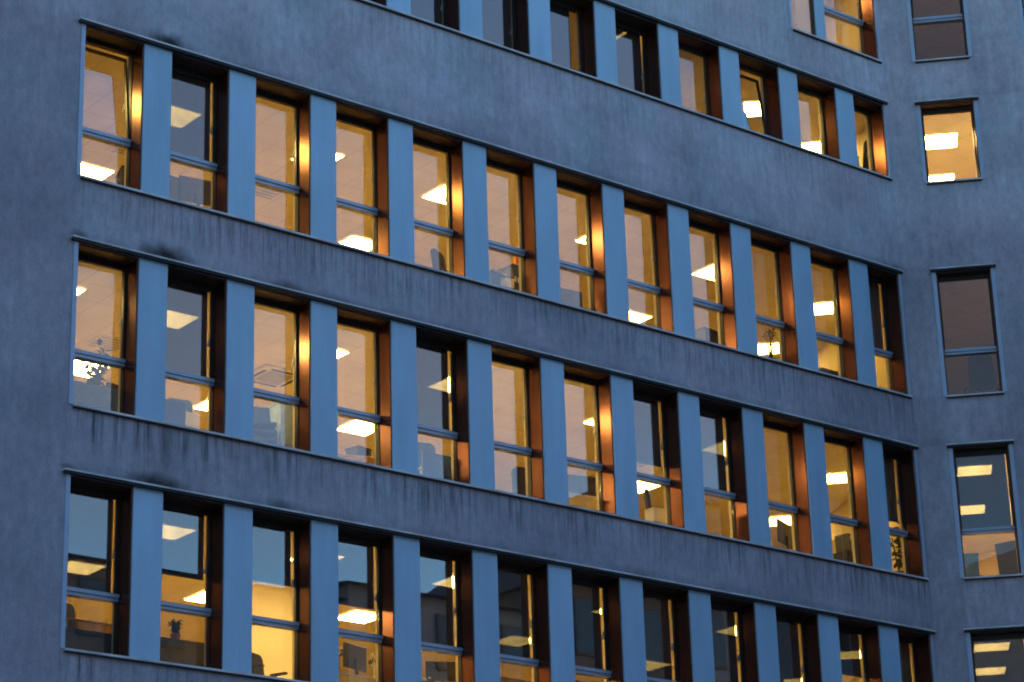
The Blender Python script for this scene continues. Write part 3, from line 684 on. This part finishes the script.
desk_lamp(W(3, 4.02, 1.05, .6, up=.745), 'dark desk lamp beside the reddish box, lowest row')
desk(W(3, 5.75, 1.05), 'desk in the fifth window of the lowest row', 1.2, .7)
monitor(W(3, 5.82, .95, -.5, up=.745), 'tilted dark monitor in the fifth window, lowest row', .5, .30)
box_thing('paper_tray', W(3, 5.42, 1.1, .3, up=.745), 'pale paper tray in the fifth window, lowest row', 'tray', .24, .3, .14, 'paper', 'paper')
phone(W(3, 5.45, .84, .4, up=.745), 'dark desk phone in the fifth window, lowest row')
# more desks seen only in part
for s_, t_ in ((8.55, 'seventh'), (10.0, 'eighth')):
    desk(W(3, s_, 1.1), 'plain desk in the %s window of the lowest row' % t_, 1.2, .7)
    monitor(W(3, s_ + .05, .98, .2, up=.745), 'dark monitor back in the %s window of the lowest row' % t_, .5, .32)
cabinet(W(3, 7.15, 1.0), 'brown cabinet at the bottom of the sixth window, lowest row', .8, .42, 1.02, 'wood', 2)
# -- highest long row
cabinet(W(0, 11.75, 1.05, 0), 'tall cabinet under the printer, ninth window of the highest row', .8, .5, 1.48, 'lightgrey', 2)
box_thing('printer', W(0, 11.72, 1.05, 0, up=1.505), 'grey printer on the tall cabinet, ninth window of the highest row', 'printer', .5, .4, .26, 'lightgrey', 'darkplastic')
hanging(at(12.52, .62, 2.62), 'pale blue cloth hanging in the tilted window, highest row', 'bluecloth', 'hanging_cloth', 'cloth', .28, .9)
cabinet(W(0, 15.35, 1.0), 'tall dark locker in the last window of the highest row', .5, .45, 1.95, 'darkplastic', 1)
hanging(at(15.84, .78, 2.98), 'dark coat hanging beside the locker, last window of the highest row', 'mesh', 'hanging_coat', 'coat', .30, 1.15)
hanging(at(14.75, .75, 6.1), 'yellowish curtain gathered in the short top ribbon window', 'ochre', 'gathered_curtain', 'curtain', .30, 1.7)
# -- corner rooms
office_chair(W(1, 1.25, .78, PI, FACET), 'dark teal high backed chair in the unlit corner window', 'teal', 1.20)
cabinet(W(2, .75, 1.7, 0, FACET), 'dark cabinet at the left of the corner window with two lights', .36, .4, 1.12, 'bluefab', 1)
MBX = empty('display_board', W(2, 1.62, 1.55, -.25, FACET), 'tilted dark display board in the corner window with two lights', 'board')
MB(Matrix.Translation((0, 0, .72)) @ Matrix.Rotation(-.06, 4, 'Y')).box(-.34, .34, -.02, .02, 0, .62).build('panel', M['darkplastic'], MBX)
for s in (-1, 1): MB().tube([(s * .22, .02, 0), (s * .22, .02, .85)], .015, 8).build('leg', M['steel'], MBX)

# ---------------------------------------------------------------- surroundings
def big(name, x0, x1, y0, y1, z0, z1, m, frame=None):
    o = MB(ROOT if frame is None else frame).box(x0, x1, y0, y1, z0, z1).build(name, m); o['kind'] = 'structure'; return o
g = MB()._add([(-1500, -1500, 0), (1500, -1500, 0), (1500, 1500, 0), (-1500, 1500, 0)], [(0, 1, 2, 3)]).build('ground', M['paving']); g['kind'] = 'structure'
g = MB(ROOT)._add([(-150, -37, .004), (150, -37, .004), (150, -24, .004), (-150, -24, .004)], [(0, 1, 2, 3)]).build('road', M['asphalt']); g['kind'] = 'structure'
mk = MB(ROOT)
for k in range(-20, 20): mk._add([(k * 6, -30.57, .008), (k * 6 + 3, -30.57, .008), (k * 6 + 3, -30.43, .008), (k * 6, -30.43, .008)], [(0, 1, 2, 3)])
mk.build('road_markings', M['paint'])['kind'] = 'structure'
big('kerb', -150, 150, -37.25, -37, -.05, .13, M['paving']); big('kerb', -150, 150, -24, -23.75, -.05, .13, M['paving'])

def street_house(s0, s1, h, m, label, roof=2.2, storeys=6):
    t = empty('street_building', ROOT @ Matrix.Translation((s0, -42, 0)), label, 'building', 'buildings across the street')
    w = s1 - s0
    MB().box(0, w, -12, 0, .002, h).build('wall', m, t)
    rf = MB()._add([(-.3, .4, h), (w + .3, .4, h), (w + .3, -12.4, h), (-.3, -12.4, h), (.6, -4, h + roof), (w - .6, -4, h + roof), (w - .6, -8, h + roof), (.6, -8, h + roof)],
                   [(0, 1, 5, 4), (1, 2, 6, 5), (2, 3, 7, 6), (3, 0, 4, 7), (4, 5, 6, 7), (3, 2, 1, 0)]).build('roof', M['roof'], t)
    for k in range(2):
        x = w * (.3 + .4 * k); MB().box(x, x + .8, -7.4, -6.6, h + .5, h + roof + .5).build('chimney', M['stone2'], rf)
    n = min(12, int(w / 2.6)); sh = h / storeys
    for j in range(storeys):
        for i in range(n):
            x = (i + .5) * w / n; f = MB().box(x - .65, x + .65, .002, .07, j * sh + .9, j * sh + sh - .6).build('window', M['frame'], t)
            MB().box(x - .55, x + .55, .071, .08, j * sh + 1.0, j * sh + sh - .7).build('pane', M['darkglass'], f)
street_house(-62, 4.5, 27, M['stone'], 'long grey stucco apartment building across the street, left of the brown one', 2.5, 8)
street_house(5.5, 33, 24.0, M['stone2'], 'brown brick building across the street', 0.7, 7)
street_house(33.5, 42.5, 24.7, M['stone'], 'narrow grey stucco building across the street', 0.9, 7)
street_house(43, 49.2, 26.3, M['stone2'], 'narrow brown brick building across the street', 1.6, 7)
street_house(49.6, 84, 30.5, M['stone'], 'tall grey stucco building across the street, right of the bricks', 2.0, 8)

# ---------------------------------------------------------------- sky, sun, camera
w = bpy.data.worlds.new('World'); SC.world = w; w.use_nodes = True
N, L = w.node_tree.nodes, w.node_tree.links
sky = N.new('ShaderNodeTexSky'); sky.sky_type = 'NISHITA'; sky.sun_disc = False
SUN_EL, SUN_ROT = math.radians(1.5), math.radians(35)
sky.sun_elevation = SUN_EL; sky.sun_rotation = SUN_ROT; sky.ozone_density = 3.0; sky.air_density = 1.0; sky.dust_density = 0.6
tint = N.new('ShaderNodeMix'); tint.data_type = 'RGBA'; tint.blend_type = 'MULTIPLY'; tint.inputs[0].default_value = 1; tint.inputs[7].default_value = (3.45, 3.95, 4.05, 1)
bg = N['Background']; bg.inputs[1].default_value = 0.15
L.new(sky.outputs[0], tint.inputs[6]); 
# dusk sky: the clear band low over the roofs is brighter than the cloud higher up
tc = N.new('ShaderNodeTexCoord'); sx = N.new('ShaderNodeSeparateXYZ'); L.new(tc.outputs['Generated'], sx.inputs[0])
mr = N.new('ShaderNodeValToRGB'); el = mr.color_ramp.elements
el[0].position = 0.25; el[0].color = (0.47, 0.45, 0.44, 1); el[1].position = 0.33; el[1].color = (0.78, 0.36, 0.27, 1)
for p_, c_ in ((0.44, (0.72, 0.37, 0.29, 1)), (0.58, (0.5, 0.5, 0.5, 1))): e_ = el.new(p_); e_.color = c_
L.new(sx.outputs[2], mr.inputs[0])
m2 = N.new('ShaderNodeMix'); m2.data_type = 'RGBA'; m2.blend_type = 'MULTIPLY'; m2.inputs[0].default_value = 1
L.new(tint.outputs[2], m2.inputs[6]); L.new(mr.outputs[0], m2.inputs[7]); 
# added dark patch of sky on one side, dimming the corner wall and glass
dt = N.new('ShaderNodeVectorMath'); dt.operation = 'DOT_PRODUCT'; L.new(tc.outputs['Generated'], dt.inputs[0])
dt.inputs[1].default_value = (math.sin(math.radians(196)), math.cos(math.radians(196)), 0)
def mrange(sock, a, b, c_, d_):
    n = N.new('ShaderNodeMapRange'); n.interpolation_type = 'SMOOTHSTEP'
    for i_, q_ in enumerate((a, b, c_, d_)): n.inputs[i_ + 1].default_value = q_
    L.new(sock, n.inputs[0]); return n.outputs[0]
k1 = mrange(sx.outputs[2], 0.13, 0.25, 0, 1); k2 = mrange(dt.outputs['Value'], 0.62, 0.84, 0, 0.82)
mm = N.new('ShaderNodeMath'); mm.operation = 'MULTIPLY'; L.new(k1, mm.inputs[0]); L.new(k2, mm.inputs[1])
m3 = N.new('ShaderNodeMix'); m3.data_type = 'RGBA'; m3.blend_type = 'MULTIPLY'; L.new(mm.outputs[0], m3.inputs[0])
L.new(m2.outputs[2], m3.inputs[6]); m3.inputs[7].default_value = (0.06, 0.05, 0.05, 1); L.new(m3.outputs[2], bg.inputs[0])
sun = bpy.data.lights.new('sun', 'SUN'); sun.energy = 0.02; sun.angle = math.radians(25); sun.color = (1, 0.86, 0.72)
so = bpy.data.objects.new('sun', sun); COL.objects.link(so)
sd = Vector((math.sin(SUN_ROT) * math.cos(SUN_EL), math.cos(SUN_ROT) * math.cos(SUN_EL), math.sin(max(SUN_EL, .15))))
so.rotation_euler = sd.to_track_quat('Z', 'Y').to_euler()

cam = bpy.data.cameras.new('camera'); co = bpy.data.objects.new('camera', cam); COL.objects.link(co); SC.camera = co
cam.sensor_fit = 'HORIZONTAL'; cam.sensor_width = 36; cam.lens = F_PX / 1024 * 36; cam.clip_end = 5000; cam.clip_start = 0.1
Fv = Vector((0, math.cos(PITCH), math.sin(PITCH))); U0 = Vector((0, -math.sin(PITCH), math.cos(PITCH))); R0 = Vector((1, 0, 0))
Rv = math.cos(ROLL) * R0 + math.sin(ROLL) * U0; Uv = -math.sin(ROLL) * R0 + math.cos(ROLL) * U0
co.matrix_world = Matrix(((Rv.x, Uv.x, -Fv.x, 0), (Rv.y, Uv.y, -Fv.y, 0), (Rv.z, Uv.z, -Fv.z, CAM_H), (0, 0, 0, 1)))

SC.view_settings.view_transform = 'Standard'; SC.view_settings.look = 'None'; SC.view_settings.exposure = 3.1; SC.view_settings.gamma = 1.0
SC.render.engine = 'CYCLES'; c = SC.cycles; c.filter_width = 1.9
c.use_denoising = True; c.max_bounces = 8; c.diffuse_bounces = 4; c.glossy_bounces = 4; c.transparent_max_bounces = 16; c.transmission_bounces = 4
c.sample_clamp_indirect = 4.0; c.caustics_reflective = False; c.caustics_refractive = False
